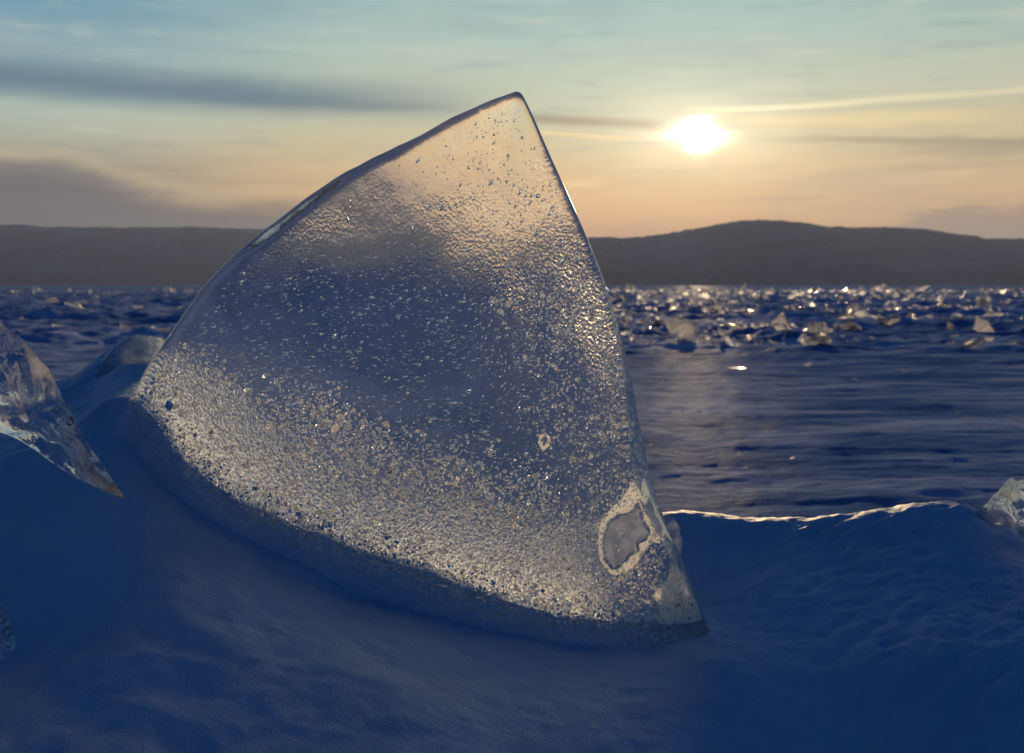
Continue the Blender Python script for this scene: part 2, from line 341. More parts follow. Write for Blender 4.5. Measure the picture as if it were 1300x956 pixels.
def back_mat():
    """sun-side face of the slab: frost-pitted ice"""
    m, t, out = material("pitted_ice_face")
    tc = t.n("ShaderNodeTexCoord"); v = tc.outputs["Object"]
    s = t.n("ShaderNodeSeparateXYZ"); t.l(v, s.inputs[0]); X, Y, Z = s.outputs
    # frost boundary: a line across the slab through two photo points
    def line(a, b):   # signed distance (m), positive below/right of a->b
        pa, pb = slab_pt(*a, TH) - BASE, slab_pt(*b, TH) - BASE
        dx, dz = pb[0] - pa[0], pb[2] - pa[2]; L = math.hypot(dx, dz)
        return t.m('ADD', t.m('ADD', t.m('MULTIPLY', X, dz / L), t.m('MULTIPLY', Z, -dx / L)), -(pa[0] * dz - pa[2] * dx) / L)
    wv = t.m('SUBTRACT', t.noise(v, 9, 4, 0.6), 0.5)
    d1 = t.m('ADD', line((190, 428), (820, 690)), t.m('MULTIPLY', wv, 0.11))
    frost = t.ss(-0.035, 0.05, d1)
    d2 = t.m('ADD', line((655, 115), (812, 580)), t.m('MULTIPLY', wv, 0.10))      # negative inside... distance from right edge
    side = t.m('MULTIPLY', t.ss(0.27, 0.02, t.m('ABSOLUTE', t.m('ADD', d2, t.m('MULTIPLY', wv, 0.25)))), t.ss(0.60, 0.42, Z))
    patch = t.m('MULTIPLY', t.ss(0.50, 0.66, t.noise(t.mapv(v, (5, 5, 14), (0, R(-20), 0)), 1.0, 5, 0.65)), 0.20)
    brk = t.ss(0.34, 0.62, t.noise(t.mapv(v, (16, 16, 9), (0, R(30), 0)), 1.0, 5, 0.7))
    side = t.m('MULTIPLY', side, t.m('ADD', 0.25, t.m('MULTIPLY', brk, 0.75)))
    pit = t.m('MAXIMUM', t.m('MAXIMUM', t.m('MULTIPLY', frost, 0.6), t.m('MULTIPLY', patch, t.m('SUBTRACT', 1.0, frost))), t.m('MULTIPLY', t.m('MULTIPLY', side, t.m('SUBTRACT', 1.0, t.m('MULTIPLY', frost, 0.5))), 0.85))
    vor = t.n("ShaderNodeTexVoronoi"); vor.inputs["Scale"].default_value = 290; t.l(t.mapv(v, (1, 1, 0.75)), vor.inputs["Vector"])
    vor2 = t.n("ShaderNodeTexVoronoi"); vor2.inputs["Scale"].default_value = 640; t.l(v, vor2.inputs["Vector"])
    stk = t.noise(t.mapv(v, (330, 330, 120), (0, R(28), 0)), 1.0, 3, 0.65)
    fn = t.noise(v, 240, 4, 0.7)
    h = t.m('ADD', t.m('MULTIPLY', vor.outputs["Distance"], t.m('ADD', 0.75, t.m('MULTIPLY', frost, 0.25))), t.m('ADD', t.m('MULTIPLY', stk, 0.7), t.m('MULTIPLY', fn, 0.35)))
    soft = t.noise(t.mapv(v, (14, 14, 9)), 1.0, 3, 0.5)
    bp0 = t.n("ShaderNodeBump"); bp0.inputs["Strength"].default_value = 0.35; bp0.inputs["Distance"].default_value = 0.012; t.l(soft, bp0.inputs["Height"])
    bp = t.n("ShaderNodeBump"); bp.inputs["Distance"].default_value = 0.0032; t.l(h, bp.inputs["Height"]); t.l(bp0.outputs[0], bp.inputs["Normal"])
    t.l(t.m('ADD', t.m('MULTIPLY', pit, 0.95), 0.06), bp.inputs["Strength"])
    g = t.n("ShaderNodeBsdfGlass"); g.inputs["IOR"].default_value = 1.31; g.inputs["Color"].default_value = (0.97, 0.99, 1.0, 1)
    t.l(t.m('ADD', t.m('MULTIPLY', frost, -0.045), t.m('ADD', 0.13, t.m('MULTIPLY', t.ss(0.40, 0.62, Z), 0.06))), g.inputs["Roughness"]); t.l(bp.outputs[0], g.inputs["Normal"])
    tr = t.n("ShaderNodeBsdfTranslucent"); tr.inputs["Color"].default_value = (0.75, 0.82, 0.9, 1); t.l(bp.outputs[0], tr.inputs["Normal"])
    mx = t.n("ShaderNodeMixShader"); t.l(t.m('ADD', t.m('MULTIPLY', frost, 0.035), 0.006), mx.inputs[0])
    t.l(g.outputs[0], mx.inputs[1]); t.l(tr.outputs[0], mx.inputs[2]); t.l(mx.outputs[0], out.inputs[0])
    return m
M_BACK = back_mat()

def grain_mat():
    m, t, out = material("frost_grain_ice")
    g = t.n("ShaderNodeBsdfGlass"); g.inputs["IOR"].default_value = 1.31; g.inputs["Roughness"].default_value = 0.10; g.inputs["Color"].default_value = (0.99, 0.98, 1.0, 1)
    tr = t.n("ShaderNodeBsdfTranslucent"); tr.inputs["Color"].default_value = (0.8, 0.85, 0.92, 1)
    mx = t.n("ShaderNodeMixShader"); mx.inputs[0].default_value = 0.20; t.l(g.outputs[0], mx.inputs[1]); t.l(tr.outputs[0], mx.inputs[2]); t.l(mx.outputs[0], out.inputs[0]); return m
M_GRAIN = grain_mat()
def bubble_mat():
    m, t, out = material("air_bubble_wall")
    g = t.n("ShaderNodeBsdfGlass"); g.inputs["IOR"].default_value = 1 / 1.31; g.inputs["Roughness"].default_value = 0.0
    t.l(g.outputs[0], out.inputs[0]); return m
M_BUB = bubble_mat()
def frost_mat():
    m, t, out = material("crusted_frost")
    tc = t.n("ShaderNodeTexCoord"); v = tc.outputs["Object"]
    bp = t.n("ShaderNodeBump"); bp.inputs["Strength"].default_value = 0.8; bp.inputs["Distance"].default_value = 0.003; t.l(t.noise(v, 320, 3, 0.7), bp.inputs["Height"])
    tr = t.n("ShaderNodeBsdfTranslucent"); tr.inputs["Color"].default_value = (0.9, 0.9, 0.9, 1); t.l(bp.outputs[0], tr.inputs["Normal"])
    g = t.n("ShaderNodeBsdfGlass"); g.inputs["IOR"].default_value = 1.31; g.inputs["Roughness"].default_value = 0.35; t.l(bp.outputs[0], g.inputs["Normal"])
    mx = t.n("ShaderNodeMixShader"); mx.inputs[0].default_value = 0.8; t.l(g.outputs[0], mx.inputs[1]); t.l(tr.outputs[0], mx.inputs[2]); t.l(mx.outputs[0], out.inputs[0]); return m
M_FROST = frost_mat()

# ------------------------------------------------------------------ slab mesh
def resample(P, n):
    P = np.asarray(P, float); P = np.vstack([P, P[:1]])
    s = np.concatenate([[0], np.cumsum(np.linalg.norm(np.diff(P, axis=0), axis=1))])
    t = np.linspace(0, s[-1], n, endpoint=False)
    return np.stack([np.interp(t, s, P[:, i]) for i in range(P.shape[1])], 1)
def resample_to(P, keyidx, counts):   # piecewise resample so that two outlines keep their corners together
    out = []
    P = list(P)
    for k in range(len(keyidx)):
        a = keyidx[k]; b = keyidx[(k + 1) % len(keyidx)]
        seg = P[a:b + 1] if b > a else P[a:] + P[:b + 1]
        seg = np.asarray(seg, float)
        s = np.concatenate([[0], np.cumsum(np.linalg.norm(np.diff(seg, axis=0), axis=1))])
        t = np.linspace(0, s[-1], counts[k], endpoint=False)
        out.append(np.stack([np.interp(t, s, seg[:, i]) for i in range(2)], 1))
    return np.vstack(out)
FRONT = [(658, 115), (625, 126), (575, 149), (520, 179), (470, 202), (432, 222), (400, 244), (370, 265), (340, 288), (310, 312), (280, 340), (255, 368), (235, 396), (216, 423), (198, 448), (180, 478), (165, 506), (150, 535), (133, 565), (118, 600),
         (150, 690), (260, 800), (420, 880), (600, 905), (760, 880), (870, 845),
         (903, 810), (893, 784), (872, 738), (846, 694), (826, 655), (811, 620), (803, 580), (798, 530), (794, 480), (788, 432), (778, 392), (766, 355), (752, 318), (736, 280), (718, 240), (698, 196), (678, 150), (664, 121)]
BACK = [(656, 122), (623, 134), (575, 158), (522, 188), (474, 212), (438, 233), (408, 256), (380, 277), (352, 300), (318, 320), (288, 347), (263, 375), (243, 403), (223, 429), (205, 454), (186, 483), (171, 510), (155, 538), (137, 566), (130, 600),
        (160, 690), (270, 800), (430, 870), (600, 890), (760, 862), (868, 825),
        (896, 795), (888, 768), (874, 732), (862, 700), (846, 664), (832, 630), (822, 588), (811, 532), (801, 480), (790, 432), (779, 392), (766, 356), (751, 320), (735, 283), (716, 243), (696, 200), (676, 156), (661, 127)]
KEYS = [0, 19, 25, 26, 43]; CNT = [130, 90, 14, 120, 6]
fo = resample_to(FRONT, KEYS, CNT); bo = resample_to(BACK, KEYS, CNT)
def smooth_loop(P, k=2, keep=()):
    for _ in range(k):
        Q = (np.roll(P, 1, 0) + 2 * P + np.roll(P, -1, 0)) / 4; P = Q
    return P
fo = smooth_loop(fo, 3); bo = smooth_loop(bo, 3)
NA = len(fo)
edge_n = fbm(np.arange(NA) * 0.09, np.zeros(NA), 3) 
fo = fo + (edge_n * 2.0)[:, None] * np.array([[0.6, 0.8]]); bo = bo + (np.roll(edge_n, 7) * 3.5)[:, None] * np.array([[0.6, 0.8]])
RINGS = [1.0, 0.994, 0.985, 0.97, 0.94, 0.9, 0.84, 0.76, 0.66, 0.55, 0.43, 0.3, 0.17, 0.06]
V = []; Fc = []; MI = []
def disc(outl, d, sgn, cen):
    """rings from the rim inwards; sgn +1: the front (bulges to the viewer), -1: the back"""
    start = len(V)
    for r in RINGS:
        edge = 1 - r
        lift = 0.007 * (1 - math.exp(-edge / 0.005)) + 0.010 * (1 - r * r)
        for p in outl:
            q = cen + (p - cen) * r
            a = 0.006 * mnoise.noise(Vector((q[0] / 95.0, q[1] / 120.0, d * 40))) * (1 - r ** 6)
            V.append(slab_pt(q[0], q[1], d - sgn * (lift + a)) - BASE)
    cpt = len(V); V.append(slab_pt(cen[0], cen[1], d - sgn * 0.017) - BASE)
    k = len(RINGS)
    for i in range(k - 1):
        for j in range(NA):
            j2 = (j + 1) % NA; a, b, c2, d2 = start + i * NA + j, start + i * NA + j2, start + (i + 1) * NA + j2, start + (i + 1) * NA + j
            Fc.append((a, b, c2, d2) if sgn > 0 else (a, d2, c2, b)); MI.append(0 if sgn > 0 else 1)
    for j in range(NA):
        j2 = (j + 1) % NA; a, b = start + (k - 1) * NA + j, start + (k - 1) * NA + j2
        Fc.append((a, b, cpt) if sgn > 0 else (b, a, cpt)); MI.append(0 if sgn > 0 else 1)
    return start
cenp = np.array([560.0, 560.0])
f0 = disc(fo, 0.012, +1, cenp); b0 = disc(bo, TH - 0.012, -1, cenp)
# side wall: a few loops from front rim to back rim
prev = f0; NS = 5
for s in range(1, NS + 1):
    if s < NS:
        cur = len(V); tt = s / NS; bul = math.sin(tt * math.pi)
        for j in range(NA):
            q = fo[j] * (1 - tt) + bo[j] * tt; q = cenp + (q - cenp) * (1 + 0.004 * bul)
            V.append(slab_pt(q[0], q[1], 0.012 + (TH - 0.024) * tt) - BASE)
    else: cur = b0
    for j in range(NA):
        j2 = (j + 1) % NA; Fc.append((prev + j, cur + j, cur + j2, prev + j2)); MI.append(2)
    prev = cur
sm = mesh("ice_body", V, Fc)
slab = bpy.data.objects.new("ice_slab", None); COL.objects.link(slab); slab.location = BASE; slab.empty_display_size = 0.1
body = link("ice_body", sm, (M_ICE, M_BACK, M_EDGE), slab)
sm.polygons.foreach_set("material_index", MI)
bmx = bmesh.new(); bmx.from_mesh(sm); bmesh.ops.recalc_face_normals(bmx, faces=bmx.faces); bmx.to_mesh(sm); bmx.free()
tag(slab, "large clear pointed ice slab standing upright in the snow, full of bubbles and frost", "ice slab")

# point-in-outline test in photo pixels
def inside(px, py, poly):
    x, y = px, py; n = len(poly); c = False; j = n - 1
    for i in range(n):
        xi, yi = poly[i]; xj, yj = poly[j]
        if (yi > y) != (yj > y) and x < (xj - xi) * (y - yi) / (yj - yi) + xi: c = not c
        j = i
    return c
fpoly = [tuple(p) for p in cenp + (fo - cenp) * 0.97]; bpoly = [tuple(p) for p in cenp + (bo - cenp) * 0.965]
def frost_d(px, py):     # photo-pixel distance below the frost line
    return ((px - 190) * -(690 - 428) + (py - 428) * (820 - 190)) / math.hypot(630, 262)
def right_d(px, py):     # photo-pixel distance left of the right edge line
    return -((px - 655) * (580 - 115) - (py - 115) * (812 - 655)) / math.hypot(157, 465)

# unit shapes
def unit_ico(sub):
    bm = bmesh.new(); bmesh.ops.create_icosphere(bm, subdivisions=sub, radius=1.0)
    v = np.array([q.co[:] for q in bm.verts]); f = np.array([[q.index for q in fc.verts] for fc in bm.faces]); bm.free(); return v, f
IV, IF = unit_ico(2)
OV = np.array([(1, 0, 0), (-1, 0, 0), (0, 1, 0), (0, -1, 0), (0, 0, 1), (0, 0, -1)], float)
OF = np.array([(0, 2, 4), (2, 1, 4), (1, 3, 4), (3, 0, 4), (2, 0, 5), (1, 2, 5), (3, 1, 5), (0, 3, 5)])
def rand_rot():
    q = rng.normal(size=4); q /= np.linalg.norm(q); w_, x, y, z = q
    return np.array([[1 - 2 * (y * y + z * z), 2 * (x * y - z * w_), 2 * (x * z + y * w_)], [2 * (x * y + z * w_), 1 - 2 * (x * x + z * z), 2 * (y * z - x * w_)], [2 * (x * z - y * w_), 2 * (y * z + x * w_), 1 - 2 * (x * x + y * y)]])
def scatter_mesh(name, UV, UF, items, smooth):
    n = len(UV); VV = np.concatenate([UV @ A.T + p for p, A in items]); FF = np.concatenate([UF + i * n for i in range(len(items))])
    me = bpy.data.meshes.new(name); me.vertices.add(len(VV)); me.vertices.foreach_set("co", VV.ravel().astype(np.float32))
    me.loops.add(FF.size); me.loops.foreach_set("vertex_index", FF.ravel().astype(np.int32))
    me.polygons.add(len(FF)); me.polygons.foreach_set("loop_start", np.arange(0, FF.size, 3, dtype=np.int32))
    me.update(calc_edges=True); me.polygons.foreach_set("use_smooth", [smooth] * len(FF)); return me

_ba = np.arctan2(bo[:, 1] - cenp[1], bo[:, 0] - cenp[0]); _br = np.hypot(bo[:, 0] - cenp[0], bo[:, 1] - cenp[1]); _o = np.argsort(_ba)
_ba = np.concatenate([_ba[_o] - 2 * np.pi, _ba[_o], _ba[_o] + 2 * np.pi]); _br = np.tile(_br[_o], 3)
def back_d(px, py):      # depth of the sun-side face behind the slab's front plane
    rr = math.hypot(px - cenp[0], py - cenp[1]) / float(np.interp(math.atan2(py - cenp[1], px - cenp[0]), _ba, _br))
    rr = min(rr, 1.0); d = TH - 0.012
    lift = 0.007 * (1 - math.exp(-(1 - rr) / 0.005)) + 0.010 * (1 - rr * rr)
    return d + lift + 0.006 * mnoise.noise(Vector((px / 95.0, py / 120.0, d * 40))) * (1 - rr ** 6)
# air bubbles inside the slab
items = []
while len(items) < 8500:
    px, py = rng.uniform(150, 880), rng.uniform(120, 800)
    if not inside(px, py, fpoly) or not inside(px, py, bpoly): continue
    fd, rd = frost_d(px, py), right_d(px, py)
    dens = 0.16 + 0.5 * math.exp(-(fd / 45.0) ** 2) + 0.75 * math.exp(-max(rd, 0) / 90.0) * (1 if py > 230 else 0.3)
    if 300 < py < 460 and rd > 150: dens += 0.20
    if 320 < py < 620 and 60 < rd < 330: dens += 0.22
    dens *= 0.55 + 0.9 * max(0, mnoise.noise(Vector((px / 70, py / 45, 2.2))) + 0.25)
    if rng.random() > dens: continue
    d = rng.uniform(0.022, TH - 0.018)
    r = rng.lognormal(math.log(0.00085), 0.48)
    p = slab_pt(px, py, d) - BASE
    k = rng.random()
    if rd < 150 and k < 0.55:      # slanting trails on the right
        A = np.diag([r * 0.7, r * 0.7, r * rng.uniform(1.2, 2.4)]); th = R(rng.normal(28, 12)); A = np.array([[math.cos(th), 0, math.sin(th)], [0, 1, 0], [-math.sin(th), 0, math.cos(th)]]) @ A
    elif py < 300 and k < 0.5: A = np.diag([r * 0.6, r * 0.6, r * rng.uniform(1.5, 3.2)])
    elif rd > 150 and py > 300 and k < 0.7: A = np.diag([r * rng.uniform(1.3, 2.2), r * 1.1, r * 0.6])
    else: A = np.diag([r, r, r])
    items.append((p, A))
bub = link("air_bubbles", scatter_mesh("air_bubbles", IV, IF, items, True), (M_BUB,), slab); tag(bub, kind="stuff")

fr_out = [(799, 606), (790, 628), (776, 642), (761, 655), (755, 680), (757, 708), (774, 729), (797, 723), (812, 706), (824, 686), (836, 690), (844, 706), (845, 724), (836, 742), (825, 752), (834, 766), (826, 784), (845, 794), (884, 786), (873, 758), (857, 720), (838, 686), (822, 656), (808, 631)]
fr_in = [[(806, 634), (798, 648), (782, 651), (768, 661), (760.5, 682), (762, 707), (775, 723), (789, 716), (797, 704), (811, 700), (806, 690), (817, 686), (823, 675), (814, 660)]]
# frost grains frozen on the sun-side face
items = []
tries = 0
while len(items) < 23000 and tries < 700000:
    tries += 1
    px, py = rng.uniform(125, 890), rng.uniform(230, 850)
    if not inside(px, py, bpoly): continue
    fd, rd = frost_d(px, py), right_d(px, py)
    n = mnoise.noise(Vector((px / 60, py / 60, 7.7)))
    dens = float(sstep(-45, 45, fd + 45 * n)) * (1.0 - 0.55 * float(sstep(60, 200, px - 600)) * float(sstep(60, 110, fd)) * 0)
    dens = max(dens, 0.55 * float(sstep(150, 15, rd + 50 * n)) * float(sstep(270, 370, py)))
    if rng.random() > dens or inside(px, py, fr_in[0]) or (inside(px, py, fr_out) and rng.random() < 0.6): continue
    r = rng.lognormal(math.log(0.00145), 0.48)
    p = slab_pt(px, py, back_d(px, py) + 0.0008) - BASE
    items.append((p, rand_rot() @ np.diag([r, r * rng.uniform(0.6, 1.3), r * rng.uniform(0.6, 1.3)])))
m_, t_, out_ = material("white_glint_grain")  # a share of the grains whitened to stand in for sun glints
_tr = t_.n("ShaderNodeBsdfTranslucent"); _tr.inputs["Color"].default_value = (0.97, 0.97, 0.97, 1)
_g = t_.n("ShaderNodeBsdfGlass"); _g.inputs["IOR"].default_value = 1.31; _g.inputs["Roughness"].default_value = 0.2
_mx = t_.n("ShaderNodeMixShader"); _mx.inputs[0].default_value = 0.8; t_.l(_g.outputs[0], _mx.inputs[1]); t_.l(_tr.outputs[0], _mx.inputs[2]); t_.l(_mx.outputs[0], out_.inputs[0])
gr = link("frost_grains", scatter_mesh("frost_grains", OV, OF, items, False), (M_GRAIN, m_), slab)
gr.data.polygons.foreach_set("material_index", np.repeat((rng.random(len(items)) < 0.20).astype(np.int32), 8)); tag(gr, kind="stuff")

# snow grains stuck to the foot of the viewer-side face
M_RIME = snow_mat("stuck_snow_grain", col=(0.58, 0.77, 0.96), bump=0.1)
_fa = np.arctan2(fo[:, 1] - cenp[1], fo[:, 0] - cenp[0]); _fr = np.hypot(fo[:, 0] - cenp[0], fo[:, 1] - cenp[1]); _o2 = np.argsort(_fa)
_fa = np.concatenate([_fa[_o2] - 2 * np.pi, _fa[_o2], _fa[_o2] + 2 * np.pi]); _fr = np.tile(_fr[_o2], 3)
def front_d(px, py):
    rr = min(1.0, math.hypot(px - cenp[0], py - cenp[1]) / float(np.interp(math.atan2(py - cenp[1], px - cenp[0]), _fa, _fr)))
    lift = 0.007 * (1 - math.exp(-(1 - rr) / 0.005)) + 0.010 * (1 - rr * rr)
    return 0.012 - (lift + 0.006 * mnoise.noise(Vector((px / 95.0, py / 120.0, 0.012 * 40))) * (1 - rr ** 6))
items = []; tries = 0
RX, RY = np.array([p[0] for p in SHADE_LINE]), np.array([p[1] for p in SHADE_LINE])
while len(items) < 9000 and tries < 300000:
    tries += 1
    px, py = rng.uniform(120, 900), rng.uniform(450, 860)
    if not inside(px, py, fpoly): continue
    d = py - np.interp(px, RX, RY)
    dens = float(sstep(-48, 30, d + 22 * mnoise.noise(Vector((px / 30, py / 30, 3.3)))))
    if d > 100 or rng.random() > dens: continue
    r = rng.lognormal(math.log(0.0013), 0.4)
    items.append((slab_pt(px, py, front_d(px, py) - 0.0003) - BASE, rand_rot() @ np.diag([r, r * rng.uniform(0.6, 1.3), r * rng.uniform(0.6, 1.3)])))
rg = link("snow_grains", scatter_mesh("snow_grains", OV, OF, items, False), (M_RIME,), slab); tag(rg, kind="stuff")

# crusted frost ring low on the right
def ring_plate(name, outer, inner, d, th, mat, parent):
    me_v = []; me_f = []
    n = 120; O = resample(outer, n); O = smooth_loop(O, 2)
    nz = fbm(np.arange(n) * 0.3, np.zeros(n), 3)
    O = O + (nz * 2.6)[:, None]
    bm = bmesh.new()
    vs = [bm.verts.new(slab_pt(*p, back_d(*p) + d) - BASE) for p in O]
    es = [bm.edges.new((vs[i], vs[(i + 1) % n])) for i in range(n)]
    for I in inner:
        k = 70; J = smooth_loop(resample(I, k), 2); J = J + (fbm(np.arange(k) * 0.35, np.ones(k) * 4, 3) * 2.6)[:, None]
        us = [bm.verts.new(slab_pt(*p, back_d(*p) + d) - BASE) for p in J]
        es += [bm.edges.new((us[i], us[(i + 1) % k])) for i in range(k)]
    bmesh.ops.triangle_fill(bm, use_beauty=True, use_dissolve=False, edges=es)
    g = bmesh.ops.extrude_face_region(bm, geom=list(bm.faces))
    for x in g["geom"]:
        if isinstance(x, bmesh.types.BMVert): x.co -= Vector(NRM * th)
    bmesh.ops.recalc_face_normals(bm, faces=bm.faces)
    me = bpy.data.meshes.new(name); bm.to_mesh(me); bm.free()
    return link(name, me, (mat,), parent)
fp = ring_plate("frost_crust", fr_out, fr_in, 0.0015, 0.004, M_FROST, slab)
fp["label"] = "bright warm crust of frost ringing a smooth patch low on the right of the slab"
m_, t_, out_ = material("half_melted_frost")
_g = t_.n("ShaderNodeBsdfGlass"); _g.inputs["IOR"].default_value = 1.31; _g.inputs["Roughness"].default_value = 0.45
_tr = t_.n("ShaderNodeBsdfTranslucent"); _tc = t_.n("ShaderNodeTexCoord")
t_.l(t_.mix(t_.ss(0.35, 0.65, t_.noise(_tc.outputs["Object"], 70, 3)), (0.20, 0.25, 0.40), (0.40, 0.44, 0.58)), _tr.inputs["Color"])
_mx = t_.n("ShaderNodeMixShader"); _mx.inputs[0].default_value = 0.7; t_.l(_g.outputs[0], _mx.inputs[1]); t_.l(_tr.outputs[0], _mx.inputs[2]); t_.l(_mx.outputs[0], out_.inputs[0])
fp3 = ring_plate("melt_patch", [(804, 640), (797, 652), (783, 655), (770, 664), (764, 683), (765, 705), (776, 719), (787, 713), (795, 702), (806, 698), (803, 688), (814, 684), (819, 675), (811, 661)], [], 0.0025, 0.002, m_, slab)
fp2 = ring_plate("frost_spot", [(683, 552), (690, 549), (698, 555), (695, 566), (687, 572), (681, 562)], [[(686, 555), (691, 553), (694, 558), (691, 564), (687, 565)]], 0.0015, 0.003, M_FROST, slab)

# ------------------------------------------------------------------ near snow
def zrow(pts, Y):
    P = np.array([at(px, py, Y) for px, py in pts]); return P[:, 0], P[:, 2]
ROWS = [
    (0.45, [(-900, 1500), (100, 1480), (650, 1650), (1000, 1800), (1200, 1900), (2200, 1900)]),
    (0.80, [(-700, 960), (-100, 960), (150, 980), (400, 1030), (650, 1080), (900, 1150), (1000, 1190), (1300, 1200), (1900, 1200)]),
    (1.00, [(-600, 790), (-100, 800), (20, 825), (80, 818), (140, 795), (200, 785), (270, 795), (350, 822), (480, 850), (650, 910), (850, 935), (950, 965), (1130, 985), (1300, 975), (1800, 980)]),
    (1.175, [(-600, 630), (-100, 630), (0, 630), (60, 622), (100, 598), (130, 586), (165, 606), (200, 632), (240, 662), (300, 696), (430, 756), (600, 808), (740, 834), (850, 838), (905, 820), (960, 832), (1050, 840), (1130, 828), (1200, 815), (1300, 815), (1800, 820)]),
    (1.31, [(-600, 560), (-100, 560), (0, 570), (80, 555), (130, 505), (165, 500), (200, 510), (240, 575), (300, 622), (430, 672), (600, 738), (720, 768), (860, 780), (930, 775), (1040, 772), (1120, 768), (1190, 758), (1300, 765), (1800, 750)]),
    (1.50, [(-600, 540), (-100, 540), (0, 540), (75, 530), (112, 520), (140, 492), (180, 474), (210, 488), (250, 552), (340, 624), (450, 682), (600, 722), (760, 715), (840, 692), (900, 694), (960, 698), (1070, 691), (1130, 683), (1185, 677), (1215, 678), (1240, 690), (1300, 712), (1450, 716), (1800, 710)]),
    (1.58, [(-600, 520), (-100, 520), (0, 520), (75, 515), (112, 505), (140, 480), (180, 462), (210, 475), (250, 540), (340, 620), (450, 680), (600, 715), (760, 690), (840, 652), (865, 650), (900, 655), (960, 660), (1020, 660), (1070, 655), (1130, 650), (1185, 644), (1215, 642), (1240, 650), (1300, 675), (1450, 690), (1800, 680)]),
    (1.80, [(-600, 500), (-100, 490), (0, 489), (60, 490), (95, 480), (118, 466), (134, 446), (150, 434), (180, 425), (212, 434), (260, 500), (340, 600), (450, 650), (600, 690), (760, 690), (850, 700), (960, 710), (1100, 700), (1215, 690), (1300, 710), (1450, 700), (1800, 700)]),
]
xs = np.unique(np.concatenate([np.linspace(-4.5, -1.3, 50), np.linspace(-1.3, 1.5, 420), np.linspace(1.5, 4.5, 50)]))
ys = np.unique(np.concatenate([np.linspace(0.3, 0.8, 40), np.linspace(0.8, 2.1, 330), np.linspace(2.1, 4.6, 70)]))
KY = np.array([r[0] for r in ROWS] + [2.3, 2.9, 4.8]); KZ = []
for Yr, pts in ROWS:
    a, b = zrow(pts, Yr); z = np.interp(xs, a, b)
    k = 5
    zz = np.pad(z, k, mode='edge'); z = np.convolve(zz, np.hanning(2 * k + 1) / np.hanning(2 * k + 1).sum(), mode='valid'); KZ.append(z)
KZ += [0.10 + 0 * xs + 0.5 * np.clip(KZ[-1] - 0.45, 0, 1), -0.08 + 0 * xs, -0.12 + 0 * xs]
KZ = np.array(KZ)
def pchip(KY, KZ, ys):
    h = np.diff(KY)[:, None]; dl = np.diff(KZ, axis=0) / h
    m = np.zeros_like(KZ); m[0] = dl[0]; m[-1] = dl[-1]
    for i in range(1, len(KY) - 1):
        a, b = dl[i - 1], dl[i]; m[i] = np.where(a * b > 0, 2 * a * b / (a + b + 1e-12 * np.sign(a + b) + 1e-15), 0)
    out = np.zeros((len(ys), KZ.shape[1]))
    for j, y in enumerate(ys):
        i = int(np.clip(np.searchsorted(KY, y) - 1, 0, len(KY) - 2)); t = np.clip((y - KY[i]) / (KY[i + 1] - KY[i]), 0, 1); hh = KY[i + 1] - KY[i]
        out[j] = (2 * t**3 - 3 * t**2 + 1) * KZ[i] + (t**3 - 2 * t**2 + t) * hh * m[i] + (-2 * t**3 + 3 * t**2) * KZ[i + 1] + (t**3 - t**2) * hh * m[i + 1]
    return out
Z = pchip(KY, KZ, ys); X, Y = np.meshgrid(xs, ys)
det = 0.010 * fbm(X * 4.0, Y * 4.0, 3) + 0.0035 * fbm(X * 22, Y * 22, 3, 0.55)
# wind ripples running down the right-hand drift
ur = X * 0.80 + Y * 0.60; vr = -X * 0.60 + Y * 0.80
rip = sstep(0.25, 0.6, X) * 0.0055 * (1 - 2 * np.abs(fbm(ur * 9 , vr * 26, 3, 0.5)))
lump = sstep(-0.1, -0.4, X) * sstep(1.15, 0.95, Y) * 0.010 * fbm(X * 14, Y * 14, 3, 0.55)
Z = Z + 0.0016 * fbm(X * 55, Y * 55, 2) * sstep(3.0, 2.0, Y) + det * sstep(4.6, 3.0, Y) + rip + lump
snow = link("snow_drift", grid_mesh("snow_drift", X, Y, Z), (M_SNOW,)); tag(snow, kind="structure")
def snow_z(x, y):
    i = int(np.clip(np.searchsorted(xs, x), 0, len(xs) - 1)); j = int(np.clip(np.searchsorted(ys, y), 0, len(ys) - 1)); return Z[j, i]

# ------------------------------------------------------------------ frozen lake
yy = np.concatenate([np.linspace(2.2, 5, 110, endpoint=False), 5 * (130 / 5.0) ** np.linspace(0, 1, 420)])
tt = np.linspace(-1.0, 1.0, 420)
LY, LT = np.meshgrid(yy, tt, indexing='ij'); LX = LT * (LY + 1.5)
rot = R(6); U = LX * math.cos(rot) + LY * math.sin(rot); W = -LX * math.sin(rot) + LY * math.cos(rot)
s1 = fbm(U * 0.55, W * 1.1, 4, 0.55); s2 = fbm(U * 2.2 + 5, W * 4.2, 4, 0.6)
far = sstep(9, 16, LY)
LZ = 0.026 * s1 + 0.013 * s2 + far * (0.30 * np.maximum(0, fbm(LX * 0.30, LY * 0.22 + 3, 5, 0.62)) + 0.12 * (0.5 - np.abs(fbm(LX * 1.1, LY * 0.8, 4, 0.6)))) - 0.02
LZ = LZ * sstep(130, 90, LY)
